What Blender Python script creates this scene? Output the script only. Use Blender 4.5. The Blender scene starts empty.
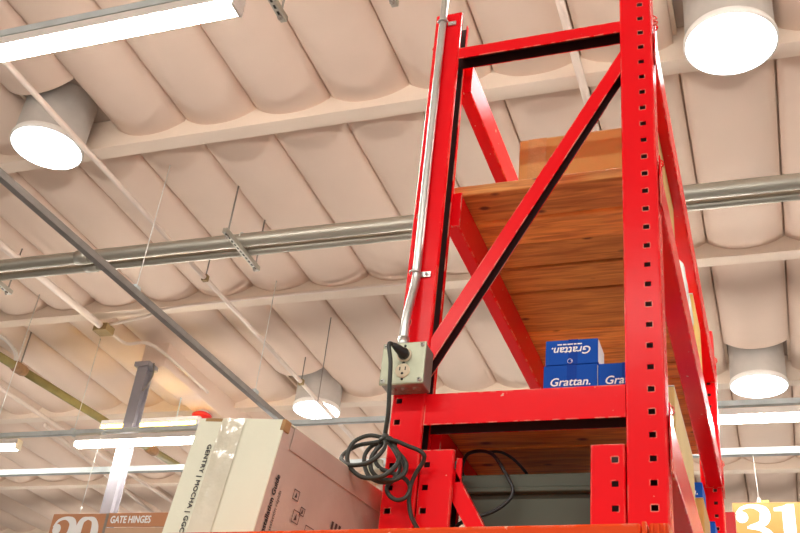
import bpy, bmesh, math, random
from mathutils import Vector, Matrix, Euler
random.seed(7)
scene = bpy.context.scene
COL = scene.collection

# ------------------------------------------------------------------ camera
F_PX = 1011.669
CAM = Vector((0.22600, -1.95156, 1.6))
YAW, PITCH, ROLL = -0.39729, 0.54873, 0.11953
_cy, _sy, _cp, _sp = math.cos(YAW), math.sin(YAW), math.cos(PITCH), math.sin(PITCH)
FWD = Vector((_sy * _cp, _cy * _cp, _sp))
_r = Vector((_cy, -_sy, 0)); _u = _r.cross(FWD)
RIGHT = _r * math.cos(ROLL) + _u * math.sin(ROLL)
UP = _u * math.cos(ROLL) - _r * math.sin(ROLL)
cd = bpy.data.cameras.new('camera'); cam = bpy.data.objects.new('camera', cd); COL.objects.link(cam)
cd.sensor_width = 36.0; cd.sensor_fit = 'HORIZONTAL'; cd.lens = F_PX / 800.0 * 36.0
cd.clip_start = 0.05; cd.clip_end = 200
m3 = Matrix((RIGHT, UP, -FWD)).transposed()
cam.matrix_world = Matrix.Translation(CAM) @ m3.to_4x4()
scene.camera = cam

# ------------------------------------------------------------------ world and exposure
WORLD_STRENGTH = 0.7
LENS_STRENGTH = 66.0
SKY_STRENGTH = 7.0
w = bpy.data.worlds.new('world'); scene.world = w; w.use_nodes = True
bg = w.node_tree.nodes['Background']
bg.inputs[0].default_value = (1.0, 0.95, 0.89, 1); bg.inputs[1].default_value = WORLD_STRENGTH
scene.view_settings.view_transform = 'Standard'; scene.view_settings.look = 'None'
scene.view_settings.exposure = 0.45; scene.view_settings.gamma = 1.0
scene.view_settings.use_curve_mapping = False

# ------------------------------------------------------------------ helpers
def at(u, v, y):
    d = RIGHT * ((u - 400) / F_PX) + UP * ((266.5 - v) / F_PX) + FWD
    return CAM + d * ((y - CAM.y) / d.y)

class MB:
    def __init__(s): s.v = []; s.f = []; s.smooth = []
    def add(s, vs, fs, smooth=False):
        o = len(s.v); s.v += [Vector(p) for p in vs]; s.f += [[i + o for i in f] for f in fs]; s.smooth += [smooth] * len(fs); return s
    def box(s, x0, x1, y0, y1, z0, z1, mat=None):
        vs = [Vector((x, y, z)) for x in (x0, x1) for y in (y0, y1) for z in (z0, z1)]
        if mat is not None: vs = [mat @ p for p in vs]
        return s.add(vs, [(0, 1, 3, 2), (4, 6, 7, 5), (0, 4, 5, 1), (2, 3, 7, 6), (0, 2, 6, 4), (1, 5, 7, 3)])
    def tube(s, pts, r, n=8, cap=True):
        pts = [Vector(p) for p in pts]; rr = r if isinstance(r, (list, tuple)) else [r] * len(pts)
        t0 = (pts[1] - pts[0]).normalized()
        a = t0.orthogonal().normalized(); vs = []
        for i, p in enumerate(pts):
            t = (pts[min(i + 1, len(pts) - 1)] - pts[max(i - 1, 0)]).normalized()
            a = (a - t * a.dot(t)).normalized(); b = t.cross(a)
            for k in range(n):
                an = 2 * math.pi * k / n
                vs.append(p + (a * math.cos(an) + b * math.sin(an)) * rr[i])
        fs = []
        for i in range(len(pts) - 1):
            for k in range(n):
                fs.append((i * n + k, i * n + (k + 1) % n, (i + 1) * n + (k + 1) % n, (i + 1) * n + k))
        s.add(vs, fs, True)
        if cap:
            o = len(s.v) - len(vs)
            s.f += [[o + k for k in reversed(range(n))], [o + (len(pts) - 1) * n + k for k in range(n)]]; s.smooth += [False, False]
        return s
    def prism(s, poly, d, close=True):
        """poly: list of 3D points, d: extrusion vector"""
        n = len(poly); poly = [Vector(p) for p in poly]; d = Vector(d)
        vs = poly + [p + d for p in poly]
        fs = [tuple(range(n)), tuple(range(2 * n - 1, n - 1, -1))] + [(i, i + n, (i + 1) % n + n, (i + 1) % n) for i in range(n)]
        return s.add(vs, fs)
    def lathe(s, c, prof, n=40, axis='z', smooth=True):
        vs = []; c = Vector(c)
        for (r, h) in prof:
            for k in range(n):
                a = 2 * math.pi * k / n
                p = {'z': (r * math.cos(a), r * math.sin(a), h), 'y': (r * math.cos(a), h, r * math.sin(a)), 'x': (h, r * math.cos(a), r * math.sin(a))}[axis]
                vs.append(c + Vector(p))
        fs = []
        for i in range(len(prof) - 1):
            for k in range(n):
                fs.append((i * n + k, i * n + (k + 1) % n, (i + 1) * n + (k + 1) % n, (i + 1) * n + k))
        return s.add(vs, fs, smooth)
    def mesh(s, name, off=Vector((0, 0, 0))):
        me = bpy.data.meshes.new(name); me.from_pydata([tuple(p - off) for p in s.v], [], s.f)
        bm = bmesh.new(); bm.from_mesh(me); bmesh.ops.recalc_face_normals(bm, faces=bm.faces); bm.to_mesh(me); bm.free()
        for p, q in zip(me.polygons, s.smooth): p.use_smooth = q
        return me

def origin(o):
    v = Vector((0, 0, 0))
    while o is not None: v += o.location; o = o.parent
    return v

def obj(name, mb, mat, parent=None, bevel=0, seg=2, solid=0, loc=None):
    off = origin(parent) if parent else Vector((0, 0, 0))
    if parent is None:
        if loc is None:
            xs = [p.x for p in mb.v]; ys = [p.y for p in mb.v]; zs = [p.z for p in mb.v]
            loc = Vector(((min(xs) + max(xs)) / 2, (min(ys) + max(ys)) / 2, min(zs)))
        off = Vector(loc)
    me = mb.mesh(name, off); me.materials.append(mat)
    o = bpy.data.objects.new(name, me); COL.objects.link(o); o.parent = parent
    if parent is None: o.location = off
    if solid:
        md = o.modifiers.new('thickness', 'SOLIDIFY'); md.thickness = solid; md.offset = -1 if solid > 0 else -1; md.use_even_offset = True
    if bevel:
        md = o.modifiers.new('bevel', 'BEVEL'); md.width = bevel; md.segments = seg; md.limit_method = 'ANGLE'; md.angle_limit = math.radians(50)
        md.harden_normals = False
    return o

def tag(o, label=None, cat=None, group=None, kind=None):
    if label: o['label'] = label
    if cat: o['category'] = cat
    if group: o['group'] = group
    if kind: o['kind'] = kind
    return o

def thing(name, loc, label, cat, group=None):
    o = bpy.data.objects.new(name, None); COL.objects.link(o); o.location = loc; o.empty_display_size = 0.1
    return tag(o, label, cat, group)

def spline(pts, n=8):
    pts = [Vector(p) for p in pts]; P = [pts[0] * 2 - pts[1]] + pts + [pts[-1] * 2 - pts[-2]]; out = []
    for i in range(1, len(P) - 2):
        for k in range(n):
            t = k / n; a, b, c, d = P[i - 1], P[i], P[i + 1], P[i + 2]
            out.append(0.5 * ((2 * b) + (c - a) * t + (2 * a - 5 * b + 4 * c - d) * t * t + (3 * b - a - 3 * c + d) * t ** 3))
    return out + [pts[-1]]

def text_obj(name, body, size, mat, parent, o, ex, ey, shear=0, offset=0, ax='LEFT', ay='BOTTOM', sx=1.0, space=1.0):
    cu = bpy.data.curves.new('t', 'FONT'); cu.body = body; cu.size = size; cu.shear = shear
    cu.align_x = ax; cu.align_y = ay; cu.space_character = space; cu.resolution_u = 3
    to = bpy.data.objects.new('t', cu); COL.objects.link(to)
    bpy.context.view_layer.update()
    me0 = to.to_mesh(); vs = [v.co.copy() for v in me0.vertices]; fs = [list(p.vertices) for p in me0.polygons]
    to.to_mesh_clear(); bpy.data.objects.remove(to); bpy.data.curves.remove(cu)
    ex = Vector(ex).normalized(); ey = Vector(ey).normalized(); o = Vector(o)
    off = origin(parent)
    V, Fc = [], []; nn = ex.cross(ey)
    for i_, (dx, dy) in enumerate(((0, 0), (1, 0), (-1, 0), (0, 1), (0, -1)) if offset else ((0, 0),)):
        b0 = len(V); V += [tuple(o + ex * (v.x * sx + dx * offset) + ey * (v.y + dy * offset) + nn * (0.00004 * i_) - off) for v in vs]; Fc += [[q + b0 for q in f] for f in fs]
    me = bpy.data.meshes.new(name); me.from_pydata(V, [], Fc); me.materials.append(mat)
    ob = bpy.data.objects.new(name, me); COL.objects.link(ob); ob.parent = parent
    return ob

# ------------------------------------------------------------------ materials
def new_mat(name):
    m = bpy.data.materials.new(name); m.use_nodes = True
    return m, m.node_tree.nodes, m.node_tree.links, m.node_tree.nodes['Principled BSDF']

def plain(name, col, rough=0.5, metal=0.0, var=0.06, scale=6.0, bump=0.0, bscale=60.0, spec=0.5, stretch=(1, 1, 1), coat=0.0):
    m, N, L, B = new_mat(name)
    tc = N.new('ShaderNodeTexCoord'); mp = N.new('ShaderNodeMapping'); mp.inputs['Scale'].default_value = stretch
    L.new(tc.outputs['Object'], mp.inputs[0])
    nz = N.new('ShaderNodeTexNoise'); nz.inputs['Scale'].default_value = scale; nz.inputs['Detail'].default_value = 5
    L.new(mp.outputs[0], nz.inputs['Vector'])
    cr = N.new('ShaderNodeValToRGB')
    c0 = [max(0, c * (1 - var)) for c in col]; c1 = [min(1, c * (1 + var)) for c in col]
    cr.color_ramp.elements[0].position = 0.3; cr.color_ramp.elements[1].position = 0.7
    cr.color_ramp.elements[0].color = (*c0, 1); cr.color_ramp.elements[1].color = (*c1, 1)
    L.new(nz.outputs[0], cr.inputs[0]); L.new(cr.outputs[0], B.inputs['Base Color'])
    B.inputs['Roughness'].default_value = rough; B.inputs['Metallic'].default_value = metal
    B.inputs['Specular IOR Level'].default_value = spec; B.inputs['Coat Weight'].default_value = coat
    if bump:
        n2 = N.new('ShaderNodeTexNoise'); n2.inputs['Scale'].default_value = bscale; n2.inputs['Detail'].default_value = 3
        L.new(mp.outputs[0], n2.inputs['Vector'])
        bp = N.new('ShaderNodeBump'); bp.inputs['Strength'].default_value = bump; bp.inputs['Distance'].default_value = 0.01
        L.new(n2.outputs[0], bp.inputs['Height']); L.new(bp.outputs[0], B.inputs['Normal'])
    return m

def painted(name, col, chip, rough=0.22, amount=0.63, edge=True):
    """glossy paint, chipped along the edges and in small specks"""
    m, N, L, B = new_mat(name)
    tc = N.new('ShaderNodeTexCoord')
    nz = N.new('ShaderNodeTexNoise'); nz.inputs['Scale'].default_value = 55; nz.inputs['Detail'].default_value = 4
    L.new(tc.outputs['Object'], nz.inputs['Vector'])
    r1 = N.new('ShaderNodeMapRange'); r1.inputs[1].default_value = amount + 0.06; r1.inputs[2].default_value = amount + 0.09
    L.new(nz.outputs[0], r1.inputs[0])
    bv = N.new('ShaderNodeBevel'); bv.samples = 4; bv.inputs['Radius'].default_value = 0.005
    ge = N.new('ShaderNodeNewGeometry')
    dt = N.new('ShaderNodeVectorMath'); dt.operation = 'DOT_PRODUCT'
    L.new(bv.outputs[0], dt.inputs[0]); L.new(ge.outputs['Normal'], dt.inputs[1])
    r2 = N.new('ShaderNodeMapRange'); r2.inputs[1].default_value = 0.97; r2.inputs[2].default_value = 0.88
    L.new(dt.outputs['Value'], r2.inputs[0])
    n3 = N.new('ShaderNodeTexNoise'); n3.inputs['Scale'].default_value = 38; n3.inputs['Detail'].default_value = 5
    mp = N.new('ShaderNodeMapping'); mp.inputs['Scale'].default_value = (1, 1, 0.35); L.new(tc.outputs['Object'], mp.inputs[0]); L.new(mp.outputs[0], n3.inputs['Vector'])
    r3 = N.new('ShaderNodeMapRange'); r3.inputs[1].default_value = 0.47; r3.inputs[2].default_value = 0.56
    L.new(n3.outputs[0], r3.inputs[0])
    mu = N.new('ShaderNodeMath'); mu.operation = 'MULTIPLY'; L.new(r2.outputs[0], mu.inputs[0]); L.new(r3.outputs[0], mu.inputs[1])
    mx = N.new('ShaderNodeMath'); mx.operation = 'MAXIMUM'; L.new(mu.outputs[0], mx.inputs[0]); L.new(r1.outputs[0], mx.inputs[1])
    mix = N.new('ShaderNodeMixRGB'); mix.inputs[1].default_value = (*col, 1); mix.inputs[2].default_value = (*chip, 1)
    ml = N.new('ShaderNodeMath'); ml.operation = 'MULTIPLY'; ml.inputs[1].default_value = 0.8
    L.new(mx.outputs[0], ml.inputs[0]); L.new(ml.outputs[0], mix.inputs[0]); L.new(mix.outputs[0], B.inputs['Base Color'])
    B.inputs['Roughness'].default_value = rough; B.inputs['Specular IOR Level'].default_value = 0.13
    n4 = N.new('ShaderNodeTexNoise'); n4.inputs['Scale'].default_value = 25
    L.new(tc.outputs['Object'], n4.inputs['Vector'])
    bp = N.new('ShaderNodeBump'); bp.inputs['Strength'].default_value = 0.05; bp.inputs['Distance'].default_value = 0.01
    L.new(n4.outputs[0], bp.inputs['Height']); L.new(bp.outputs[0], B.inputs['Normal'])
    return m

def wood(name, c0, c1, knot):
    m, N, L, B = new_mat(name)
    tc = N.new('ShaderNodeTexCoord'); oi = N.new('ShaderNodeObjectInfo')
    sc = N.new('ShaderNodeVectorMath'); sc.operation = 'SCALE'; sc.inputs[0].default_value = (7.3, 3.1, 5.7)
    L.new(oi.outputs['Random'], sc.inputs['Scale'])
    ad = N.new('ShaderNodeVectorMath'); L.new(tc.outputs['Object'], ad.inputs[0]); L.new(sc.outputs[0], ad.inputs[1])
    mp = N.new('ShaderNodeMapping'); mp.inputs['Scale'].default_value = (2.0, 22, 22); L.new(ad.outputs[0], mp.inputs[0])
    nz = N.new('ShaderNodeTexNoise'); nz.inputs['Scale'].default_value = 3.0; nz.inputs['Detail'].default_value = 7; nz.inputs['Distortion'].default_value = 0.8
    L.new(mp.outputs[0], nz.inputs['Vector'])
    cr = N.new('ShaderNodeValToRGB'); cr.color_ramp.elements[0].position = 0.33; cr.color_ramp.elements[1].position = 0.68
    cr.color_ramp.elements[0].color = (*c0, 1); cr.color_ramp.elements[1].color = (*c1, 1)
    L.new(nz.outputs[0], cr.inputs[0])
    # knots
    mk = N.new('ShaderNodeMapping'); mk.inputs['Scale'].default_value = (6.5, 11.0, 11.0); L.new(ad.outputs[0], mk.inputs[0])
    vo = N.new('ShaderNodeTexVoronoi'); vo.inputs['Scale'].default_value = 1.0; L.new(mk.outputs[0], vo.inputs['Vector'])
    rk = N.new('ShaderNodeMapRange'); rk.inputs[1].default_value = 0.125; rk.inputs[2].default_value = 0.06
    L.new(vo.outputs['Distance'], rk.inputs[0])
    mix = N.new('ShaderNodeMixRGB'); mix.inputs[2].default_value = (*knot, 1); L.new(rk.outputs[0], mix.inputs[0]); L.new(cr.outputs[0], mix.inputs[1])
    # plank to plank tone
    hs = N.new('ShaderNodeHueSaturation'); mr = N.new('ShaderNodeMapRange'); mr.inputs[3].default_value = 0.8; mr.inputs[4].default_value = 1.2
    L.new(oi.outputs['Random'], mr.inputs[0]); L.new(mr.outputs[0], hs.inputs['Value']); L.new(mix.outputs[0], hs.inputs['Color'])
    L.new(hs.outputs[0], B.inputs['Base Color'])
    B.inputs['Roughness'].default_value = 0.6
    bp = N.new('ShaderNodeBump'); bp.inputs['Strength'].default_value = 0.15; bp.inputs['Distance'].default_value = 0.01
    L.new(nz.outputs[0], bp.inputs['Height']); L.new(bp.outputs[0], B.inputs['Normal'])
    return m

def emit(name, col, strength):
    m, N, L, B = new_mat(name)
    B.inputs['Base Color'].default_value = (0.8, 0.8, 0.8, 1); B.inputs['Emission Color'].default_value = (*col, 1); B.inputs['Emission Strength'].default_value = strength
    B.inputs['Roughness'].default_value = 0.4
    return m

M = {}
M['red'] = painted('glossy_red_paint', (0.90, 0.006, 0.012), (0.85, 0.50, 0.36), amount=0.66)
M['cavity_shade'] = plain('painted_cavity_shade', (0.055, 0.012, 0.012), 0.6, var=0.1)  # shade put into the colour, keeps hollow sections and holes dark
M['red_far'] = plain('red_paint', (0.55, 0.006, 0.01), 0.3, var=0.03, spec=0.15)
M['orange'] = painted('glossy_orange_paint', (0.85, 0.075, 0.012), (0.9, 0.6, 0.4), rough=0.25)
M['vinyl'] = plain('ceiling_vinyl', (0.80, 0.62, 0.50), 0.7, var=0.03, scale=1.5, bump=0.12, bscale=14, spec=0.2)
M['timber'] = plain('painted_timber', (0.82, 0.67, 0.54), 0.6, var=0.04, scale=4, bump=0.05, bscale=30, spec=0.25, stretch=(0.3, 1, 1))
M['deck'] = plain('roof_underside', (0.42, 0.33, 0.27), 0.8, var=0.08, scale=2)
M['concrete'] = plain('polished_concrete', (0.24, 0.222, 0.205), 0.45, var=0.08, scale=0.8)
M['wood'] = wood('shelf_wood', (0.52, 0.175, 0.036), (0.92, 0.42, 0.095), (0.17, 0.05, 0.014))
M['galv'] = plain('galvanised_steel', (0.62, 0.63, 0.60), 0.32, metal=0.85, var=0.12, scale=14)
M['pipe'] = plain('brushed_pipe_steel', (0.46, 0.43, 0.36), 0.42, metal=0.7, var=0.12, scale=5, stretch=(0.15, 1, 1))
M['strut'] = plain('zinc_strut_steel', (0.58, 0.64, 0.64), 0.4, metal=0.1, var=0.08, scale=8)
M['strut_dark'] = plain('weathered_strut_steel', (0.30, 0.28, 0.26), 0.45, metal=0.5, var=0.12, scale=8)
M['rod'] = plain('threaded_rod_steel', (0.32, 0.28, 0.24), 0.5, metal=0.6, var=0.1)
M['wire'] = plain('bright_wire', (0.78, 0.74, 0.68), 0.4, metal=0.2, var=0.05)
M['pinkpipe'] = plain('painted_conduit', (0.80, 0.66, 0.56), 0.45, var=0.04)
M['olive'] = plain('olive_pipe_paint', (0.30, 0.24, 0.08), 0.5, var=0.15, scale=9)
M['rust'] = plain('rusty_fitting', (0.36, 0.20, 0.10), 0.6, var=0.2, scale=20)
M['brown'] = plain('brown_box_paint', (0.32, 0.21, 0.08), 0.6, var=0.1)
M['duct'] = plain('grey_duct_wrap', (0.50, 0.45, 0.40), 0.65, var=0.10, scale=5, bump=0.1, bscale=20)
M['ring'] = plain('white_trim', (0.85, 0.80, 0.74), 0.4, var=0.02)
M['skylens'] = emit('daylight_diffuser', (0.97, 0.99, 1.0), SKY_STRENGTH)
M['lens'] = emit('fluorescent_lens', (1.0, 0.96, 0.90), LENS_STRENGTH)
M['yellens'] = emit('yellow_lamp_lens', (1.0, 0.60, 0.03), 20.0)
M['house'] = plain('fixture_housing', (0.82, 0.76, 0.70), 0.4, var=0.02)
M['column'] = plain('grey_column_paint', (0.30, 0.28, 0.30), 0.4, var=0.05)
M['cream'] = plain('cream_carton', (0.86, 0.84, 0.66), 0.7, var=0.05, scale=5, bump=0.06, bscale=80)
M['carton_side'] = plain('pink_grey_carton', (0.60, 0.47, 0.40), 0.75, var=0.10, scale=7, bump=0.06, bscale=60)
M['tan'] = plain('tan_carton', (0.58, 0.30, 0.075), 0.7, var=0.07, scale=6, bump=0.04, bscale=60)
M['tan2'] = plain('pale_tan_carton', (0.66, 0.44, 0.16), 0.7, var=0.08, scale=6)
M['cardin'] = plain('torn_carton_edge', (0.42, 0.24, 0.10), 0.9, var=0.15, scale=30)
M['tape'] = plain('clear_tape', (0.78, 0.72, 0.56), 0.12, var=0.08, scale=12, bump=0.3, bscale=25, spec=0.7)
M['tape_tan'] = plain('glossy_tan_tape', (0.60, 0.34, 0.12), 0.12, var=0.08, scale=12, bump=0.35, bscale=30, spec=0.8)
M['blue'] = plain('blue_carton', (0.008, 0.085, 0.46), 0.6, var=0.05, spec=0.12)
M['bluetape'] = plain('dark_blue_tape', (0.006, 0.055, 0.36), 0.5, var=0.05, spec=0.1)
M['white'] = plain('white_print', (0.94, 0.93, 0.91), 0.6, var=0.02)
M['flap'] = plain('white_flap', (0.80, 0.76, 0.70), 0.7, var=0.12, scale=25)
M['ink'] = plain('dark_ink', (0.035, 0.03, 0.03), 0.7, var=0.1)
M['ink_soft'] = plain('brown_ink', (0.10, 0.06, 0.055), 0.7, var=0.2)
M['whitefilm'] = plain('white_plastic_film', (0.86, 0.84, 0.80), 0.25, var=0.05, bump=0.4, bscale=30)
M['yellow'] = plain('yellow_board', (0.36, 0.140, 0.006), 0.5, var=0.03)
M['yellowbox'] = plain('yellow_carton', (0.80, 0.48, 0.10), 0.6, var=0.06)
M['peach'] = plain('peach_board', (0.56, 0.25, 0.12), 0.5, var=0.03)
M['peach_pale'] = plain('pale_peach_board', (0.60, 0.38, 0.24), 0.5, var=0.03)
M['tote'] = plain('grey_green_plastic', (0.085, 0.093, 0.066), 0.5, var=0.08, scale=6, spec=0.25)
M['cord'] = plain('dark_rubber_cord', (0.034, 0.036, 0.028), 0.45, var=0.15, scale=20)
M['black'] = plain('black_cable_rubber', (0.018, 0.018, 0.018), 0.45, var=0.1)
M['dark'] = plain('dark_slot', (0.02, 0.018, 0.015), 0.7, var=0.1)
M['outlet'] = plain('grey_green_cover', (0.40, 0.41, 0.29), 0.35, metal=0.35, var=0.08, scale=30)
M['outletbox'] = plain('zinc_box', (0.28, 0.26, 0.23), 0.4, metal=0.6, var=0.15, scale=25)
M['ivory'] = plain('ivory_plastic', (0.72, 0.60, 0.42), 0.4, var=0.03)
M['redlamp'] = plain('red_plastic', (0.70, 0.02, 0.02), 0.4, var=0.04)
M['green'] = plain('lime_tag', (0.55, 0.75, 0.05), 0.5, var=0.03)

# ------------------------------------------------------------------ floor and ceiling
ZS = 6.33          # height of the insulation seams
SX, SW = -0.13, 0.594     # a seam, seam pitch
PY, PP, PT = 2.93, 2.345, 0.13   # near face of a purlin, purlin pitch, purlin thickness
fl = obj('floor', MB().box(-30, 22, -18, 34, -0.15, 0), M['concrete']); tag(fl, kind='structure')
ceil = obj('ceiling', MB().box(-15, 8, -9, 19.5, 6.46, 6.6), M['deck'], loc=(0, 0, 6.46)); tag(ceil, kind='structure')

SKY_CELLS = {(0, 0), (-8, 0), (0, 2), (-8, 2), (-16, 2)}     # (seam cell, row) holding a skylight
def panel_mesh(length, name):
    hw = SW / 2 - 0.008; nx = 12; ny = 6; mb = MB(); vs = []
    xs = [(-hw - 0.002, 0.10), (-hw, 0.03)] + [(-hw + 2 * hw * i / nx, None) for i in range(nx + 1)] + [(hw, 0.03), (hw + 0.002, 0.10)]
    for j in range(ny + 1):
        t = j / ny
        for x, up in xs:
            if up is not None: z = up
            else:
                q = abs(x / hw); z = -0.088 * (1 - q ** 2.3)
                z += 0.006 * math.sin(7 * t + 5 * x) * (1 - q * q)
            vs.append((x, t * length, z))
    n = len(xs)
    fs = [(j * n + i, j * n + i + 1, (j + 1) * n + i + 1, (j + 1) * n + i) for j in range(ny) for i in range(n - 1)]
    mb.add(vs, fs, True); me = mb.mesh(name)
    # normals must face down
    if me.polygons[len(me.polygons) // 2].normal.z > 0: me.flip_normals()
    me.materials.append(M['vinyl']); return me
PANEL = panel_mesh(PP - PT, 'insulation_panel'); PANEL_S = panel_mesh(PP - PT - 0.60, 'insulation_panel_short')
ROWS = range(-2, 7); CELLS = range(-22, 6)
for j in ROWS:
    y0 = PY + PT + PP * (j - 1)
    for k in CELLS:
        x = SX + SW * (k + 0.5)
        # only what the place shows: skip far corners that the rack hall hides
        if x > 2.2 and j > 2: continue
        if x < -9.5 and j < 0: continue
        o = bpy.data.objects.new('insulation_panel', PANEL_S if (k, j) in SKY_CELLS else PANEL); COL.objects.link(o)
        o.parent = ceil; o.location = (x, y0, ZS - 6.46 + random.uniform(-0.006, 0.006))
for j in range(-3, 7):
    y0 = PY + PP * j
    obj('purlin', MB().box(-14.5, 7.5, y0, y0 + PT, 6.185, 6.46), M['timber'], ceil, bevel=0.004)
sub = MB().box(-0.02, 0.02, -4.2, 16.9, 6.40, 6.46).mesh('subpurlin', Vector((0, 0, 6.46))); sub.materials.append(M['timber'])
for k in range(-22, 7):
    o = bpy.data.objects.new('subpurlin', sub); COL.objects.link(o); o.parent = ceil; o.location = (SX + SW * k, 0, 0)
gx = -5.82
obj('girder', MB().box(gx - 0.15, gx + 0.15, 6.1, 16.9, 5.98, 6.46), M['vinyl'], ceil, bevel=0.01)

# ------------------------------------------------------------------ tubular skylights
def skylight(x, y, label):
    t = thing('tubular_skylight', (x, y, 6.0), label, 'skylight', 'tubular skylights in the ceiling')
    obj('tube', MB().lathe((x, y, 0), [(0.255, 6.03), (0.255, 6.463)], 48), M['duct'], t)
    obj('trim_ring', MB().lathe((x, y, 0), [(0.256, 6.05), (0.262, 6.045), (0.268, 6.03), (0.268, 6.0), (0.256, 5.996)], 48), M['ring'], t)
    obj('diffuser', MB().lathe((x, y, 0), [(0.257, 5.999), (0.20, 5.990), (0.10, 5.984), (0.001, 5.982)], 48), M['skylens'], t)
skylight(0.207, 2.672, 'large round skylight diffuser at top right, beside the tall red upright')
skylight(-4.645, 2.645, 'round skylight diffuser at upper left, crossed by a thin pink conduit')
skylight(0.155, 7.33, 'small round skylight diffuser above the yellow 31 sign')
skylight(-4.49, 7.40, 'small round skylight diffuser above the cream carton')
skylight(-9.33, 7.35, 'round skylight cut off by the left edge of the picture')

# ------------------------------------------------------------------ strip lights on struts
def strip_light(x0, x1, y, z, label, hang=0.03, mlens='lens', wid=0.085):
    """wrap-around lamp running along x; z is the bottom of the lens"""
    t = thing('strip_light', ((x0 + x1) / 2, y, z), label, 'strip light', 'fluorescent strip lights')
    prof = [(-wid / 2, z + 0.044), (-wid / 2, z + 0.012), (-wid / 2 + 0.012, z), (wid / 2 - 0.012, z), (wid / 2, z + 0.012), (wid / 2, z + 0.044)]
    obj('lens', MB().prism([(x0 + 0.02, y + a, b) for a, b in prof], (x1 - x0 - 0.04, 0, 0)), M[mlens], t)
    obj('housing', MB().box(x0, x1, y - wid / 2, y + wid / 2, z + 0.0445, z + 0.105), M['house'], t, bevel=0.006)
    for xx in (x0, x1 - 0.018):
        obj('end_cap', MB().box(xx, xx + 0.018, y - wid / 2 - 0.002, y + wid / 2 + 0.002, z - 0.003, z + 0.044), M['house'], t, bevel=0.004)
    for xx in (x0 + 0.3, x1 - 0.3):
        hw_ = 0.02 if hang < 0.1 else 0.005
        obj('hanger_bracket', MB().box(xx - hw_, xx + hw_, y - hw_, y + hw_, z + 0.105, z + 0.105 + hang), M['strut'], t)

def strut_x(x0, x1, y, z, label, mat='strut', s=0.045):
    """open channel along x: sits with its bottom at z"""
    t = 0.004; mb = MB()
    mb.prism([(x0, y - s / 2, z), (x0, y + s / 2, z), (x0, y + s / 2, z + s), (x0, y + s / 2 - t, z + s), (x0, y + s / 2 - t, z + t), (x0, y - s / 2 + t, z + t), (x0, y - s / 2 + t, z + s), (x0, y - s / 2, z + s)], (x1 - x0, 0, 0))
    o = obj('strut_channel', mb, M[mat]); return tag(o, label, 'strut channel', 'steel strut channels under the ceiling')
def strut_y(y0, y1, x, z, label, mat='strut_dark', s=0.05, x1=None):
    t = 0.004; mb = MB(); x1 = x if x1 is None else x1
    mb.prism([(x - s / 2, y0, z), (x + s / 2, y0, z), (x + s / 2, y0, z + s), (x + s / 2 - t, y0, z + s), (x + s / 2 - t, y0, z + t), (x - s / 2 + t, y0, z + t), (x - s / 2 + t, y0, z + s), (x - s / 2, y0, z + s)], (x1 - x, y1 - y0, 0))
    o = obj('strut_channel', mb, M[mat]); return tag(o, label, 'strut channel', 'steel strut channels under the ceiling')

ZL = 5.015
strip_light(-4.39, -1.945, 0.905, ZL, 'bright strip light at the top left, nearest to the camera', wid=0.085)
strip_light(-1.22, 1.22, 0.905, ZL, 'strip light above the top edge, over the tall red rack', wid=0.085)
strip_light(1.36, 3.80, 0.905, ZL, 'strip light above the top edge, right of the tall red rack', wid=0.085)
strut_x(-7, 4, 0.905, ZL + 0.135, 'steel strut over the strip light at the top left corner')
strip_light(-9.47, -7.03, 5.89, ZL, 'strip light end at the left edge, left of the long lamp crossing the column')
strip_light(-6.33, -3.89, 5.89, ZL, 'long strip light crossing the grey column, left of the cream carton')
strip_light(-1.20, 1.24, 5.89, ZL, 'strip light at the right edge above the yellow 31 sign')
strut_x(-11, 4, 5.89, ZL + 0.135, 'pale strut carrying the far row of strip lights')
strut_x(-11, 4, 6.73, ZL + 0.055, 'pale strut without lamps just above the hanging aisle signs', s=0.06)
strip_light(-2.62, -1.38, 5.89, ZL, 'short unseen strip light added behind the red cross plate for extra light')  # unseen lamp added for more light, concealed by the rack
strip_light(-11.2, -8.76, 10.8, ZL, 'unseen strip light in the row added beyond the aisle signs, first from the left')  # unseen lamp row added to brighten the far ceiling
strip_light(-8.3, -5.86, 10.8, ZL, 'unseen strip light in the row added beyond the aisle signs, second from the left')
strip_light(-5.4, -2.96, 10.8, ZL, 'unseen strip light in the row added beyond the aisle signs, third from the left')
strip_light(-2.5, -0.06, 10.8, ZL, 'unseen strip light in the row added beyond the aisle signs, fourth from the left')
strip_light(0.4, 2.84, 10.8, ZL, 'unseen strip light in the row added beyond the aisle signs, last on the right')
strut_x(-12, 4, 10.8, ZL + 0.135, 'unseen steel strut over the lamp row added beyond the aisle signs')
strip_light(-5.5, -3.06, -4.05, ZL, 'unseen strip light added behind the camera, left of three', wid=0.085)  # unseen lamp row added to light the rack's front faces
strip_light(-2.4, 0.04, -4.05, ZL, 'unseen strip light added behind the camera, middle of three', wid=0.085)
strip_light(0.7, 3.14, -4.05, ZL, 'unseen strip light added behind the camera, right of three', wid=0.085)
strut_x(-6, 4, -4.05, ZL + 0.135, 'unseen steel strut over the strip lights added behind the camera')
strip_light(-6.85, -5.60, 6.86, 5.63, 'yellow glowing lamp behind the grey column', mlens='yellens', hang=0.50)
strut_y(1.0, 5.83, -4.13, 5.05, 'dark strut running away from the left edge towards the cream carton', x1=-3.91)

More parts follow.
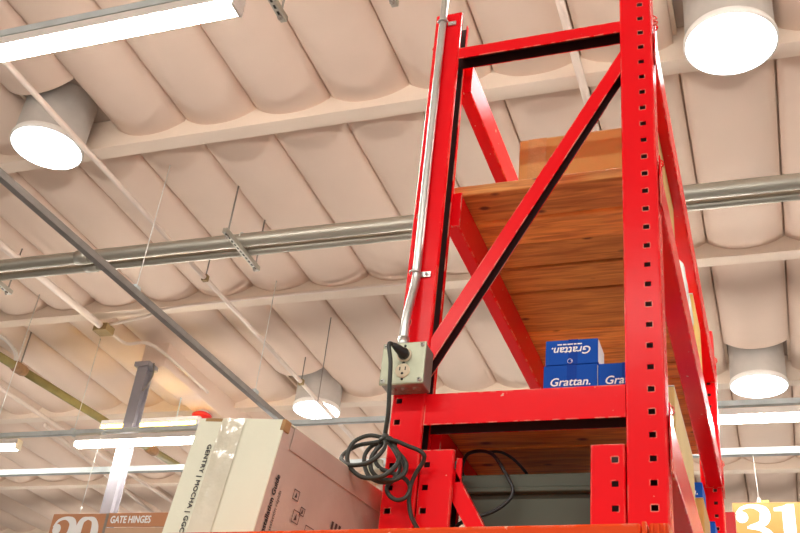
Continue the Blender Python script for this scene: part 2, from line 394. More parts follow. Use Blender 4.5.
# ------------------------------------------------------------------ hanging wires
def hang(name, x, y, z0, z1, label, r=0.004, mat='wire', clamp=True):
    t = thing(name, (x, y, z0), label, 'hanging wire')
    obj('wire', MB().tube([(x, y, z0), (x, y, z1)], r, 6), M[mat], t)
    if clamp: obj('clamp', MB().box(x - 0.022, x + 0.022, y - 0.035, y + 0.035, z0 - 0.03, z0 + 0.04), M['strut'], t, bevel=0.006)
hang('hanger_wire', -4.037, 3.312, 5.10, 6.27, 'white wire holding the dark strut, in front of the two steel pipes')
hang('hanger_wire', -3.945, 5.10, 5.10, 6.27, 'thin wire dropping to the dark strut above the cream carton')
hang('hanger_wire', -3.72, 5.875, 5.17, 6.27, 'thin rod left of the electrical outlet, dropping to the far strut', r=0.005, mat='rod', clamp=False)
hang('hanger_wire', -6.40, 5.89, 5.17, 6.27, 'wire clamped to the far strut left of the grey column')
hang('hanger_wire', -6.50, 4.95, 4.6, 6.27, 'pale wire at the far left, crossing the olive pipe', clamp=False)

# ------------------------------------------------------------------ the two steel pipes and their trapeze hangers
big = obj('steel_pipe', MB().tube([(-12, 3.925, 5.915), (-6.0, 3.925, 5.905), (5, 3.925, 5.845)], 0.057, 20), M['pipe'])
tag(big, 'thick steel pipe crossing the ceiling, upper of the pair', 'pipe', 'steel pipes')
sm = obj('steel_pipe', MB().tube([(-12, 4.06, 5.895), (-6.0, 4.06, 5.885), (5, 4.06, 5.832)], 0.037, 16), M['pipe'])
tag(sm, 'thinner steel pipe running below the thick one', 'pipe', 'steel pipes')
obj('pipe_coupling', MB().tube([(-5.22, 3.925, 5.901), (-5.10, 3.925, 5.900)], 0.064, 20), M['pipe'], big)
obj('pipe_coupling', MB().tube([(-5.22, 4.06, 5.881), (-5.10, 4.06, 5.880)], 0.043, 16), M['pipe'], sm)
def trapeze(x, y0, y1, z, label, saddles=True, ztop=6.27):
    t = thing('trapeze_hanger', (x, (y0 + y1) / 2, z - 0.045), label, 'pipe hanger', 'trapeze hangers')
    s = obj('crossbar', MB().box(x - 0.02, x + 0.02, y0 - 0.05, y1 + 0.05, z - 0.042, z), M['pipe'], t, bevel=0.003)
    n = int((y1 - y0 + 0.06) / 0.05)
    for i in range(n):
        yy = y0 - 0.03 + 0.05 * i
        obj('slot', MB().box(x - 0.007, x + 0.007, yy, yy + 0.028, z - 0.0435, z - 0.0415), M['dark'], s)
    for yy in (y0, y1):
        obj('rod', MB().tube([(x, yy, z - 0.07), (x, yy, ztop)], 0.007, 6), M['rod'], t)
        obj('nut', MB().tube([(x, yy, z - 0.058), (x, yy, z - 0.043)], 0.016, 6), M['rod'], t)
    if saddles:
        for yy, zz, r in ((3.925, 5.905 - 0.00545 * (x + 6), 0.062), (4.06, 5.885 - 0.0048 * (x + 6), 0.042)):
            obj('pipe_clamp', MB().tube([(x + 0.0, yy + r * math.cos(a), zz + r * math.sin(a)) for a in [math.pi * q / 12 - 0.05 for q in range(13)]], 0.006, 6), M['galv'], t)
trapeze(-3.63, 3.70, 4.19, 5.832, 'slotted trapeze hanger under the two steel pipes, left of the rack')
trapeze(-6.14, 3.70, 4.19, 5.845, 'slotted trapeze hanger under the steel pipes at the left edge')
trapeze(-2.22, 1.20, 1.66, 5.84, 'slotted hanger bar end at the top edge, right of the near strip light', False)
trapeze(-1.545, 1.20, 1.70, 5.84, 'slotted hanger bar end at the top edge, left of the red upright', False)

# ------------------------------------------------------------------ painted conduits, olive pipe, column
def conduit(pts, r, label, mat='pinkpipe', name='painted_conduit'):
    o = obj(name, MB().tube(pts, r, 10), M[mat]); return tag(o, label, 'conduit', 'painted conduits on the ceiling')
cA = conduit([(-4.411, -2, 6.078), (-4.211, 15.0, 5.828)], 0.022, 'pink conduit passing in front of the upper left skylight')
for yy in (0.6, 4.55, 6.6):
    xx = -4.411 + 0.2 * (yy + 2) / 17; zz = 6.078 - 0.25 * (yy + 2) / 17
    obj('conduit_clip', MB().box(xx - 0.025, xx + 0.025, yy - 0.02, yy + 0.02, zz - 0.026, zz + 0.03), M['brown'], cA)
    obj('clip_rod', MB().tube([(xx, yy, zz + 0.02), (xx, yy, 6.245)], 0.006, 6), M['rod'], cA)
conduit([(-0.712, -2, 6.14), (-0.735, 15.5, 6.14)], 0.027, 'pale conduit behind the top of the red rack')
cC = conduit([(-6.08, 2.0, 6.07), (-5.98, 5.36, 6.07)], 0.036, 'thick pink conduit ending in a brown box near the column')
jb = obj('junction_box', MB().box(-6.06, -5.90, 5.33, 5.47, 6.02, 6.10), M['brown'], cC, bevel=0.005)
cD = conduit(spline([(-5.95, 5.46, 6.06), (-5.90, 5.7, 6.05), (-5.62, 5.8, 6.05), (-5.60, 6.9, 6.05)], 6), 0.018, 'thin pink conduit bending past the column top')
cE = conduit(spline([(-5.92, 5.38, 6.10), (-5.5, 5.36, 6.14), (-5.0, 5.25, 6.16), (-3.2, 5.22, 6.17), (-2.62, 5.22, 6.17)], 6), 0.016, 'thin conduit along the purlin from brown box to small box')
obj('junction_box', MB().box(-2.66, -2.54, 5.16, 5.27, 6.10, 6.185), M['brown'], cE, bevel=0.004)
conduit([(-8.27, 5.5, 6.12), (-8.18, 12.0, 6.12)], 0.028, 'pale conduit at lower left crossing behind the lamps')
conduit([(-8.40, 7.7, 6.12), (-8.95, 12.0, 6.12)], 0.026, 'pale conduit at lower left behind the grey column')
pts = [Vector((-7.36, 4.2, 5.86)), Vector((-6.72, 10.0, 5.86))]
ol = obj('sprinkler_pipe', MB().tube(pts, 0.045, 14), M['olive']); tag(ol, 'olive sprinkler pipe slanting behind the grey column', 'pipe')
for yy, f in ((5.72, 1.35), (8.0, 1.3)):
    t_ = (yy - 4.2) / 5.8; c = pts[0].lerp(pts[1], t_); d = (pts[1] - pts[0]).normalized()
    obj('coupling', MB().tube([c - d * 0.09, c - d * 0.05, c + d * 0.05, c + d * 0.09], [0.05, 0.062, 0.062, 0.05], 12), M['rust'], ol)
    obj('hanger_rod', MB().tube([c + Vector((0, 0, 0.05)), Vector((c.x, c.y, 6.30))], 0.008, 6), M['rod'], ol)
c = pts[0].lerp(pts[1], (5.66 - 4.2) / 5.8)
obj('branch_hose', MB().tube(spline([c + Vector((0, 0, 0.04)), c + Vector((-0.05, -0.04, 0.18)), c + Vector((-0.25, -0.12, 0.32)), c + Vector((-0.7, -0.2, 0.36))], 6), 0.022, 8), M['wire'], ol)
ct = thing('steel_column', (-5.85, 6.05, 0), 'grey steel column at lower left behind the long strip light', 'column')
obj('flange', MB().box(-5.91, -5.79, 5.99, 6.005, 0, 5.93), M['column'], ct, bevel=0.002)
obj('flange', MB().box(-5.91, -5.79, 6.095, 6.11, 0, 5.93), M['column'], ct, bevel=0.002)
obj('web', MB().box(-5.87, -5.83, 6.005, 6.095, 0, 5.93), M['column'], ct)
obj('cap_plate', MB().box(-5.94, -5.76, 5.96, 6.14, 5.93, 5.98), M['column'], ct, bevel=0.003)
obj('cable', MB().tube(spline([(-5.76, 6.04, 5.99), (-5.73, 6.03, 5.85), (-5.76, 6.02, 5.72), (-5.785, 6.0, 5.66)], 6), 0.008, 6), M['rod'], ct)
hr = thing('fire_alarm', (-5.84, 7.25, 5.86), 'red alarm bell under the girder beside the cream carton', 'alarm')
obj('bell', MB().lathe((-5.84, 7.25, 0), [(0.001, 5.895), (0.06, 5.895), (0.11, 5.915), (0.115, 5.935), (0.08, 5.96), (0.001, 5.965)], 20), M['redlamp'], hr)
obj('backplate', MB().lathe((-5.84, 7.25, 0), [(0.07, 5.965), (0.07, 5.98)], 20), M['ring'], hr)
obj('clapper', MB().lathe((-5.84, 7.20, 0), [(0.001, 5.86), (0.03, 5.865), (0.03, 5.90), (0.001, 5.905)], 12), M['ring'], hr)

# ------------------------------------------------------------------ the tall red rack
P = 0.0508; ZH = 3.6493      # hole pitch, height of a hole row
rack = thing('pallet_rack', (-0.27, 1.0, 0), 'tall red steel shelving rack with wooden plank shelves', 'rack')

def upright_mesh(x_in, x_out, y0, dep, z0, z1, xh, side_holes=True, lip=0.012, mirror_y=False):
    """C section, open towards x_in; square holes in the front plate at x = xh"""
    s = 1 if x_out > x_in else -1; r = 0.005; prof = []
    def arc(cx, cy, a0, a1):
        return [(cx + s * r * math.cos(math.radians(a0 + (a1 - a0) * i / 3)), cy + r * math.sin(math.radians(a0 + (a1 - a0) * i / 3))) for i in range(4)]
    prof += [(x_in, y0 + 0.010)]
    prof += arc(x_in + s * r, y0 + r, 180, 270)
    hx = sorted((xh - 0.0067, xh + 0.0067), key=lambda q: s * q)
    i_front = len(prof); prof += [(hx[0], y0), (hx[1], y0)]
    prof += arc(x_out - s * r, y0 + r, 270, 360)
    ym = y0 + dep / 2
    i_side = len(prof); prof += [(x_out, ym - 0.0067), (x_out, ym + 0.0067)]
    prof += arc(x_out - s * r, y0 + dep - r, 0, 90)
    prof += arc(x_in + s * r, y0 + dep - r, 90, 180)
    prof += [(x_in, y0 + dep - lip - 0.005)]
    zs = [z0]; hole = [] 
    i0 = math.ceil((ZH - z1 + 0.008) / P); i1 = math.floor((ZH - z0 - 0.008) / P)
    for i in range(i1, i0 - 1, -1):
        zc = ZH - P * i; zs += [zc - 0.0062, zc + 0.0062]; hole.append(len(zs) - 2)
    zs.append(z1); hole = set(hole)
    vs = [(x, y, z) for z in zs for (x, y) in prof]; n = len(prof); fs = []
    for j in range(len(zs) - 1):
        for i in range(n - 1):
            if j in hole and (i == i_front or (side_holes and i == i_side)): continue
            fs.append((j * n + i, j * n + i + 1, (j + 1) * n + i + 1, (j + 1) * n + i))
    if s < 0: fs = [tuple(reversed(f)) for f in fs]
    mb = MB(); mb.add(vs, fs); return mb

def upright(parent, x_in, x_out, y0, dep, z0, z1, xh):
    mb = upright_mesh(x_in, x_out, y0, dep, z0, z1, xh)
    off = origin(parent); me = bpy.data.meshes.new('upright'); me.from_pydata([tuple(p - off) for p in mb.v], [], mb.f); me.materials.append(M['red']); me.materials.append(M['cavity_shade'])
    o = bpy.data.objects.new('upright', me); COL.objects.link(o); o.parent = parent
    md = o.modifiers.new('thickness', 'SOLIDIFY'); md.thickness = 0.0028; md.offset = 1 if x_out > x_in else -1
    md.use_even_offset = True
    # thickness grows towards the inside of the section
    nrm = me.polygons[4].normal
    md.offset = -1 if nrm.y < 0 else 1
    md.material_offset = 1  # inner faces take the painted-in shade
    return o
TOP = 3.742
upright(rack, -0.053, 0.028, 0.0, 0.072, 0, TOP, 0.0)
upright(rack, -0.495, -0.573, 0.0, 0.072, 0, TOP, -0.5555)
upright(rack, -0.053, 0.028, 2.0, 0.072, 0, TOP, 0.0)
upright(rack, -0.495, -0.573, 2.0, 0.072, 0, TOP, -0.5555)
for yy in (0.036, 2.036):
    obj('base_plate', MB().box(-0.07, 0.05, yy - 0.06, yy + 0.06, 0, 0.008), M['red'], rack)
    obj('base_plate', MB().box(-0.595, -0.475, yy - 0.06, yy + 0.06, 0, 0.008), M['red'], rack)

def channel(parent, name, A, B, wdt, dep, open_dir, y0):
    """U channel from A to B (x, z pairs on its web side); front flange wdt wide towards open_dir"""
    A = Vector((A[0], y0, A[1])); B = Vector((B[0], y0, B[1])); n = Vector(open_dir).normalized(); t = 0.003; Y = Vector((0, 1, 0))
    sec = [n * wdt, Vector((0, 0, 0)), Y * dep, Y * dep + n * wdt, Y * (dep - t) + n * wdt, Y * (dep - t) + n * t, Y * t + n * t, Y * t + n * wdt]
    o = obj(name, MB().prism([A + q for q in sec], B - A), M['red'], parent)
    o.data.materials.append(M['cavity_shade'])
    for i in (2 + 4, 2 + 5, 2 + 6): o.data.polygons[i].material_index = 1  # inside of the channel coloured dark to stand for shade
    return o
channel(rack, 'brace', (-0.497, 3.604), (-0.050, 3.604), 0.038, 0.046, (0, 0, -1), 0.003)
dvec = Vector((0.444, 0, 0.808)).normalized(); nrm = Vector((dvec.z, 0, -dvec.x))
channel(rack, 'diagonal_brace', (-0.533, 2.623), (-0.043, 3.515), 0.036, 0.038, nrm, 0.0045)
# far frame
channel(rack, 'brace', (-0.497, 3.604), (-0.050, 3.604), 0.038, 0.042, (0, 0, -1), 2.012)
channel(rack, 'diagonal_brace', (-0.503, 2.664), (-0.047, 3.494), 0.0245, 0.042, nrm, 2.012)
# wide cross plate at the front
channel(rack, 'cross_plate', (-0.4945, 2.547), (-0.0535, 2.547), 0.074, 0.056, (0, 0, -1), 0.004)
# beams along the rack, with end connectors
BX = {'l': (-0.515, -0.476), 'r': (-0.03, 0.03)}
for (z0, z1) in ((3.50, 3.61), (3.05, 3.154), (2.392, 2.505), (1.60, 1.71)):
    for side in 'lr':
        x0, x1 = BX[side]
        b = obj('beam', MB().box(x0, x1, 0.0745, 1.998, z0, z1), M['red'], rack, bevel=0.005, seg=2)
        for ya, yb in ((0.0735, 0.078), (1.994, 1.9985)):
            obj('end_plate', MB().box(x0 - 0.004, x1 + 0.002, ya, yb, z0, z1), M['red'], b)
        if side == 'r':
            for ya, yb in ((0.030, 0.078), (1.994, 2.045)):
                obj('end_connector', MB().box(x1 + 0.0005, x1 + 0.004, ya, yb, z0 - 0.03, z1 + 0.008), M['red'], b)
                ym = (ya + yb) / 2
                obj('safety_clip', MB().tube(spline([(x1 + 0.003, ym, z1 + 0.012), (x1 + 0.009, ym + 0.004, z1 + 0.007), (x1 + 0.006, ym, z1), (x1 + 0.010, ym - 0.004, z1 - 0.006), (x1 + 0.003, ym, z1 - 0.012)], 5), 0.0018, 6), M['red'], b)
# small wire clips on the uprights
obj('safety_clip', MB().tube([(-0.578 - 0.006 * math.cos(a), 0.03 + 0.002 * math.sin(a), 3.645 + 0.010 * math.sin(a)) for a in [math.pi * 2 * q / 14 for q in range(15)]], 0.0018, 6), M['red'], rack)
obj('safety_clip', MB().tube(spline([(0.030, 0.03, 3.632), (0.040, 0.034, 3.624), (0.033, 0.03, 3.612), (0.042, 0.028, 3.602), (0.031, 0.03, 3.594)], 5), 0.0022, 6), M['red'], rack)

# shelf planks
def planks(z0, thick, ys, x0, x1):
    for a, b in zip(ys[:-1], ys[1:]):
        dz = random.choice((0, 0.003, 0.007))
        mb = MB().box(x0 + random.uniform(-0.003, 0.003), x1 + random.uniform(-0.003, 0.003), a + 0.0042, b - 0.0042, z0 + dz, z0 + thick + dz * 0.4)
        o = bpy.data.objects.new('shelf_plank', mb.mesh('shelf_plank', Vector(((x0 + x1) / 2, (a + b) / 2, z0)))); COL.objects.link(o)
        o.data.materials.append(M['wood']); o.parent = rack; o.location = Vector(((x0 + x1) / 2, (a + b) / 2, z0)) - rack.location
        md = o.modifiers.new('bevel', 'BEVEL'); md.width = 0.0025; md.segments = 1
planks(3.1545, 0.033, [0.088, 0.223, 0.347, 0.473, 0.609, 0.851, 0.99, 1.13, 1.25, 1.39, 1.53, 1.66, 1.80, 1.935], -0.508, 0.022)
planks(2.5055, 0.036, [0.088, 0.23, 0.42, 0.60, 0.79, 0.97, 1.16, 1.35, 1.54, 1.74, 1.935], -0.508, 0.022)
planks(1.7105, 0.036, [0.088, 0.27, 0.46, 0.65, 0.84, 1.03, 1.22, 1.41, 1.60, 1.78, 1.935], -0.508, 0.022)

# ------------------------------------------------------------------ short frame between the uprights
sf = thing('short_frame', (-0.27, 0.04, 0), 'short red perforated frame standing between the tall uprights', 'rack frame')
upright(sf, -0.417, -0.4925, 0.0015, 0.072, 0, 2.413, -0.476)
upright(sf, -0.126, -0.0555, 0.0015, 0.072, 0, 2.413, -0.076)
channel(sf, 'brace', (-0.425, 2.385), (-0.118, 1.86), 0.036, 0.03, Vector((-0.863, 0, -0.505)), 0.02)
obj('brace_tab', MB().box(-0.4165, -0.404, 0.02, 0.026, 2.345, 2.40), M['red'], sf, bevel=0.001)

# ------------------------------------------------------------------ end shelf with the orange beam
es = thing('end_shelf', (-0.6, -0.25, 0), 'shelf with the orange beam along the bottom edge of the picture', 'shelf')
ZO = 2.098
XL = -0.785
obj('orange_beam', MB().prism([(XL, -0.455, ZO - 0.118), (0.032, -0.455, ZO - 0.105), (0.032, -0.455, ZO), (XL, -0.455, ZO - 0.012)], (0, 0.04, 0)), M['orange'], es, bevel=0.005)
obj('beam_bracket', MB().box(0.0335, 0.041, -0.460, -0.40, ZO - 0.14, ZO), M['orange'], es, bevel=0.002)
obj('end_post', MB().box(0.043, 0.073, -0.452, -0.385, 0, ZO), M['orange'], es, bevel=0.003)
for k in range(3):
    obj('post_rib', MB().box(0.046 + 0.009 * k, 0.050 + 0.009 * k, -0.4565, -0.4525, 0.05, ZO - 0.002), M['orange'], es, bevel=0.001)
obj('end_post', MB().box(XL + 0.005, XL + 0.04, -0.414, -0.36, 0, ZO - 0.066), M['orange'], es, bevel=0.003)
obj('rear_beam', MB().box(XL - 0.10, -0.60, 0.12, 0.16, ZO - 0.105, ZO - 0.04), M['orange'], es, bevel=0.004)
obj('end_post', MB().box(XL - 0.14, XL - 0.105, 0.10, 0.165, 0, ZO - 0.04), M['orange'], es, bevel=0.003)
obj('end_post', MB().box(-0.64, -0.605, 0.10, 0.165, 0, ZO - 0.04), M['orange'], es, bevel=0.003)
y0 = -0.412
for k in range(3):
    obj('deck_board', MB().box(XL + 0.005, 0.03, y0 + 0.132 * k, y0 + 0.132 * k + 0.127, ZO - 0.065, ZO - 0.04), M['wood'], es, bevel=0.002)
obj('deck_board', MB().box(XL - 0.10, -0.61, -0.014, 0.118, ZO - 0.065, ZO - 0.04), M['wood'], es, bevel=0.002)
for xx in (XL + 0.05, -0.30):
    obj('deck_support', MB().box(xx, xx + 0.04, -0.413, -0.02, ZO - 0.10, ZO - 0.0655), M['orange'], es)

# ------------------------------------------------------------------ cream carton leaning on the end shelf
BW, BD, BH = 0.2167, 0.47, 0.262
RB = Euler((-0.0097, 0.1307, -0.1476), 'XYZ').to_matrix()
TR = Vector((-0.6539, -0.33, 2.3446))      # top right front corner
def cb(x, y, z): return TR + RB @ Vector((x, y, z))      # x<=0 to the left, y>=0 back, z<=0 down
carton = thing('carton', (-0.75, -0.1, ZO - 0.04), 'cream carton marked GENTRY leaning beside the rack', 'box')
def cbox(name, x0, x1, y0, y1, z0, z1, mat, bevel=0.0, parent=carton):
    mb = MB(); vs = [cb(x, y, z) for x in (x0, x1) for y in (y0, y1) for z in (z0, z1)]
    mb.add(vs, [(0, 1, 3, 2), (4, 6, 7, 5), (0, 4, 5, 1), (2, 3, 7, 6), (0, 2, 6, 4), (1, 5, 7, 3)])
    return obj(name, mb, mat, parent, bevel=bevel)
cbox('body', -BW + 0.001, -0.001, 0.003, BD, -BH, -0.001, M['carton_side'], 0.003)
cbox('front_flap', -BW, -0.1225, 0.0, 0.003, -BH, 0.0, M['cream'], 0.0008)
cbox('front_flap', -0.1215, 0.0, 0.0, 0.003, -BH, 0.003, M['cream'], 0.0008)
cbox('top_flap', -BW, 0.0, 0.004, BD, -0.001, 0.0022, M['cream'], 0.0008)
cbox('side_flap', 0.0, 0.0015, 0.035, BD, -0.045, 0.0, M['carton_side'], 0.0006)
cbox('torn_corner', -0.008, 0.0018, -0.0006, 0.02, -0.020, 0.0035, M['cardin'], 0.002)
# torn gap at the flap top
cbox('torn_edge', -0.20, -0.125, -0.0004, 0.002, -0.006, 0.0008, M['cardin'])
# clear tape: wrinkled strip down the flap joint
mb = MB(); nz_, vs = 26, []
for j in range(nz_ + 1):
    for i in range(7):
        x = -0.155 + 0.058 * i / 6
        y = -0.0012 - 0.0011 * abs(math.sin(j * 1.7 + i * 2.1)) - (0.0022 if i == 2 else 0) * (0.5 + 0.5 * math.sin(j * 0.8))
        vs.append(cb(x, y, 0.001 - (BH - 0.004) * j / nz_))
mb.add(vs, [(j * 7 + i, j * 7 + i + 1, (j + 1) * 7 + i + 1, (j + 1) * 7 + i) for j in range(nz_) for i in range(6)], True)
obj('tape', mb, M['tape'], carton)
ex, ey, ez = RB @ Vector((1, 0, 0)), RB @ Vector((0, 1, 0)), RB @ Vector((0, 0, 1))
text_obj('lettering', 'GENTRY | MOCHA | GGC1', 0.0148, M['ink'], carton, cb(-0.1755, -0.0012, -0.055), -ez, ex, offset=0.0004, space=1.08)
text_obj('lettering', 'Quick Installation Guide', 0.0165, M['ink'], carton, cb(0.0008, 0.034, -0.262), ez, -ey * 1.0, offset=0.0006, shear=0.1)
text_obj('lettering', 'Guía de instalación rápida', 0.0125, M['ink'], carton, cb(0.0008, 0.050, -0.255), ez, -ey, shear=0.1)
for k, (yy, zz, s) in enumerate(((0.085, -0.125, 0.02), (0.12, -0.145, 0.016), (0.10, -0.165, 0.024), (0.15, -0.185, 0.03))):
    mb = MB(); t = 0.0016
    for (a0, a1, b0, b1) in ((0, s, 0, t), (0, s, s - t, s), (0, t, 0, s), (s - t, s, 0, s)):
        mb.add([cb(0.0010, yy + a0, zz + b0), cb(0.0010, yy + a1, zz + b0), cb(0.0010, yy + a1, zz + b1), cb(0.0010, yy + a0, zz + b1)], [(0, 1, 2, 3)])
    mb.add([cb(0.0010, yy + s * .3, zz + s * .2), cb(0.0010, yy + s * .7, zz + s * .3), cb(0.0010, yy + s * .5, zz + s * .8)], [(0, 1, 2)])
    obj('printed_icon', mb, M['ink_soft'], carton)
for k in range(3):
    mb = MB(); z_ = -0.20
    for q in (5, 3, 6, 4):
        a_, b_ = 0.235 + 0.014 * k, 0.243 + 0.014 * k
        mb.add([cb(0.0010, a_, z_), cb(0.0010, b_, z_), cb(0.0010, b_, z_ + 0.004 * q), cb(0.0010, a_, z_ + 0.004 * q)], [(0, 1, 2, 3)]); z_ += 0.004 * q + 0.003
    obj('fine_print', mb, M['ink_soft'], carton)

# ------------------------------------------------------------------ conduit, outlet, extension cord
cdt = thing('electrical_conduit', (-0.55, -0.02, 2.70), 'galvanised conduit strapped to the left red upright', 'conduit')
path = spline([(-0.549, -0.032, 2.655), (-0.549, -0.032, 2.715), (-0.546, -0.023, 2.780), (-0.543, -0.0135, 2.835), (-0.543, -0.0125, 2.90), (-0.545, -0.0125, 3.30), (-0.546, -0.0125, 3.745), (-0.546, -0.0125, 4.6), (-0.546, -0.0125, 6.17)], 8)
obj('tube', MB().tube(path, 0.0105, 14), M['galv'], cdt)
for zz in (2.862, 3.700):
    obj('strap', MB().tube([(-0.5455 + 0.0135 * math.cos(a), -0.0125 - 0.0135 * math.sin(a), zz) for a in [math.pi * q / 8 for q in range(9)]], 0.0030, 6).box(-0.533, -0.510, -0.0045, -0.0008, zz - 0.007, zz + 0.007), M['galv'], cdt)
    obj('screw', MB().lathe((-0.519, 0, zz), [(0.0045, -0.0045), (0.004, -0.0075), (0.0005, -0.0085)], 10, 'y'), M['galv'], cdt)
obj('connector', MB().tube([(-0.549, -0.032, 2.646), (-0.549, -0.032, 2.676)], 0.0132, 10), M['galv'], cdt)

# outlet box; x -0.594..-0.482, z 2.54..2.652
OX, OZ, OS, OY = -0.5325, 2.5955, 0.052, -0.062
ob = thing('outlet_box', (OX, -0.03, OZ - OS), 'grey-green square electrical outlet box on the left upright', 'outlet')
obj('body', MB().box(OX - OS + 0.002, OX + OS - 0.002, OY + 0.006, -0.0008, OZ - OS + 0.002, OZ + OS - 0.002), M['outletbox'], ob, bevel=0.004)
cv = obj('cover', MB().box(OX - OS, OX + OS, OY, OY + 0.006, OZ - OS, OZ + OS), M['outlet'], ob, bevel=0.004)
for sx_ in (-1, 1):
    for sz_ in (-1, 1):
        px, pz = OX + sx_ * (OS - 0.009), OZ + sz_ * (OS - 0.009)
        obj('screw', MB().lathe((px, OY, pz), [(0.0055, 0.0005), (0.005, -0.002), (0.0006, -0.003)], 10, 'y'), M['galv'], cv)
        obj('screw_recess', MB().box(px - 0.003, px + 0.001, OY - 0.0036, OY - 0.003, pz - 0.0009, pz + 0.0009), M['dark'], cv)
for dz in (0.0195, -0.0195):
    rc = obj('receptacle', MB().lathe((OX + 0.002, OY, OZ + dz), [(0.0172, 0.001), (0.0172, -0.0016), (0.0160, -0.0024), (0.0005, -0.0024)], 24, 'y'), M['ivory'], ob)
    for dx in (-0.0065, 0.0065):
        obj('socket_slot', MB().box(OX + 0.002 + dx - 0.0012, OX + 0.002 + dx + 0.0012, OY - 0.0030, OY - 0.0024, OZ + dz, OZ + dz + 0.0085), M['dark'], rc)
    obj('socket_slot', MB().lathe((OX + 0.002, OY - 0.0024, OZ + dz - 0.0075), [(0.003, 0), (0.003, -0.0006), (0.0003, -0.0006)], 10, 'y'), M['dark'], rc)
for dz in (0, -0.040, 0.042):
    obj('screw', MB().lathe((OX + 0.002, OY, OZ + dz), [(0.0032, 0.0), (0.0028, -0.0014), (0.0003, -0.0018)], 10, 'y'), M['dark'], cv)
for k in range(3):
    obj('knockout', MB().lathe((OX - 0.028 + 0.028 * k, -0.03, OZ - OS + 0.0022), [(0.010, 0), (0.0095, -0.0012), (0.0005, -0.0012)], 16, 'z'), M['outletbox'], ob)

cord = thing('extension_cord', (-0.55, -0.1, 2.3), 'coiled dark extension cord hanging from the outlet', 'cord')
plx, plz = OX + 0.002, OZ + 0.0195
obj('plug', MB().tube([(plx, OY - 0.003, plz), (plx, OY - 0.012, plz), (plx - 0.002, OY - 0.016, plz + 0.001), (plx - 0.008, OY - 0.030, plz + 0.004), (plx - 0.014, OY - 0.040, plz + 0.007)], [0.0135, 0.0135, 0.011, 0.009, 0.0055], 12), M['black'], cord)
def px(pts): return [at(u, v, y) for (u, v, y) in pts]
R_C = 0.0048
lead = [(plx - 0.014, OY - 0.040, plz + 0.007), (plx - 0.021, OY - 0.046, plz + 0.004)] + px([(390.5, 362, -0.106), (389.5, 385, -0.10), (388.5, 410, -0.085), (386, 428, -0.07), (384.5, 437, -0.06)])
obj('cable', MB().tube(spline(lead, 6), R_C, 8), M['cord'], cord)
loops = [
    [(385, 438, -.055), (369, 435.5, -.06), (354, 442, -.07), (347.5, 455, -.075), (350, 467, -.085), (362, 477, -.09), (380, 477, -.09), (394, 468, -.08), (399, 457, -.07), (394, 446, -.06), (386, 438, -.05)],
    [(385, 440, -.05), (374, 442.5, -.05), (358, 445.5, -.055), (345, 453, -.06), (341.5, 459.5, -.075), (349, 465, -.09), (366, 463.5, -.10), (378, 456, -.095), (385, 446, -.08), (385, 438, -.06)],
    [(384, 441, -.04), (372, 446, -.04), (365, 455, -.04), (364.5, 465, -.045), (369, 476, -.055), (380, 482, -.06), (394, 480, -.06), (404, 472, -.055), (403, 461, -.045), (395, 450, -.04), (387, 441, -.04)],
    [(386, 442, -.035), (377, 448, -.03), (375, 459, -.03), (380, 468, -.03), (392, 473, -.032), (404, 478, -.036), (410, 487, -.042), (406, 497, -.048), (397, 500, -.052), (389, 495, -.055), (387, 487, -.052), (394, 479, -.045), (400, 468, -.036), (397, 455, -.03), (388, 441, -.03)],
    [(388, 441, -.05), (397, 451, -.055), (406, 463, -.06), (404, 474, -.066), (393, 480, -.072), (379, 478, -.074), (371, 469, -.07), (372, 456, -.062), (380, 446, -.056), (386, 440, -.05)],
]
for lp in loops: obj('cable_loop', MB().tube(spline(px(lp), 6), R_C, 8), M['cord'], cord)
tail = [(386, 439, -.07), (396, 441, -.065), (408, 446, -.055), (418, 450, -.045), (424, 455, -.04), (423, 462, -.03), (416, 473, -.025), (411, 485, -.022), (409, 500, -.025), (411, 515, -.03), (416, 526, -.05), (424, 538, -.08), (430, 556, -.1)]
obj('cable', MB().tube(spline(px(tail), 6), R_C, 8), M['cord'], cord)
tp = at(385, 438, -0.062)
obj('tie', MB().tube([tp + Vector((0.013 * math.cos(a), 0.012 * math.sin(a) + 0.004, -0.004 + 0.004 * math.cos(a))) for a in [2 * math.pi * q / 12 for q in range(13)]], 0.0042, 8), M['cord'], cord)
obj('knot', MB().lathe(tp + Vector((0.002, -0.004, 0)), [(0.001, 0.009), (0.007, 0.006), (0.009, 0), (0.007, -0.006), (0.001, -0.009)], 12), M['cord'], cord)
# pale wad of tape behind the coil
wad = MB(); cw = at(375, 472, -0.020); vs = []
for j in range(7):
    for i in range(12):
        th = math.pi * j / 6; ph = 2 * math.pi * i / 12; rr = 0.024 * (1 + 0.22 * math.sin(3 * ph + 2 * j) + 0.15 * math.sin(5 * th + ph))
        vs.append(cw + Vector((rr * math.sin(th) * math.cos(ph) * 1.1, rr * math.sin(th) * math.sin(ph) * 0.6, rr * math.cos(th))))
wad.add(vs, [(j * 12 + i, j * 12 + (i + 1) % 12, (j + 1) * 12 + (i + 1) % 12, (j + 1) * 12 + i) for j in range(6) for i in range(12)])
obj('tape_wad', wad, M['cream'], cord)

# ------------------------------------------------------------------ things on the shelves
ZD2, ZD3, ZD4 = 3.1915, 2.5455, 1.7505
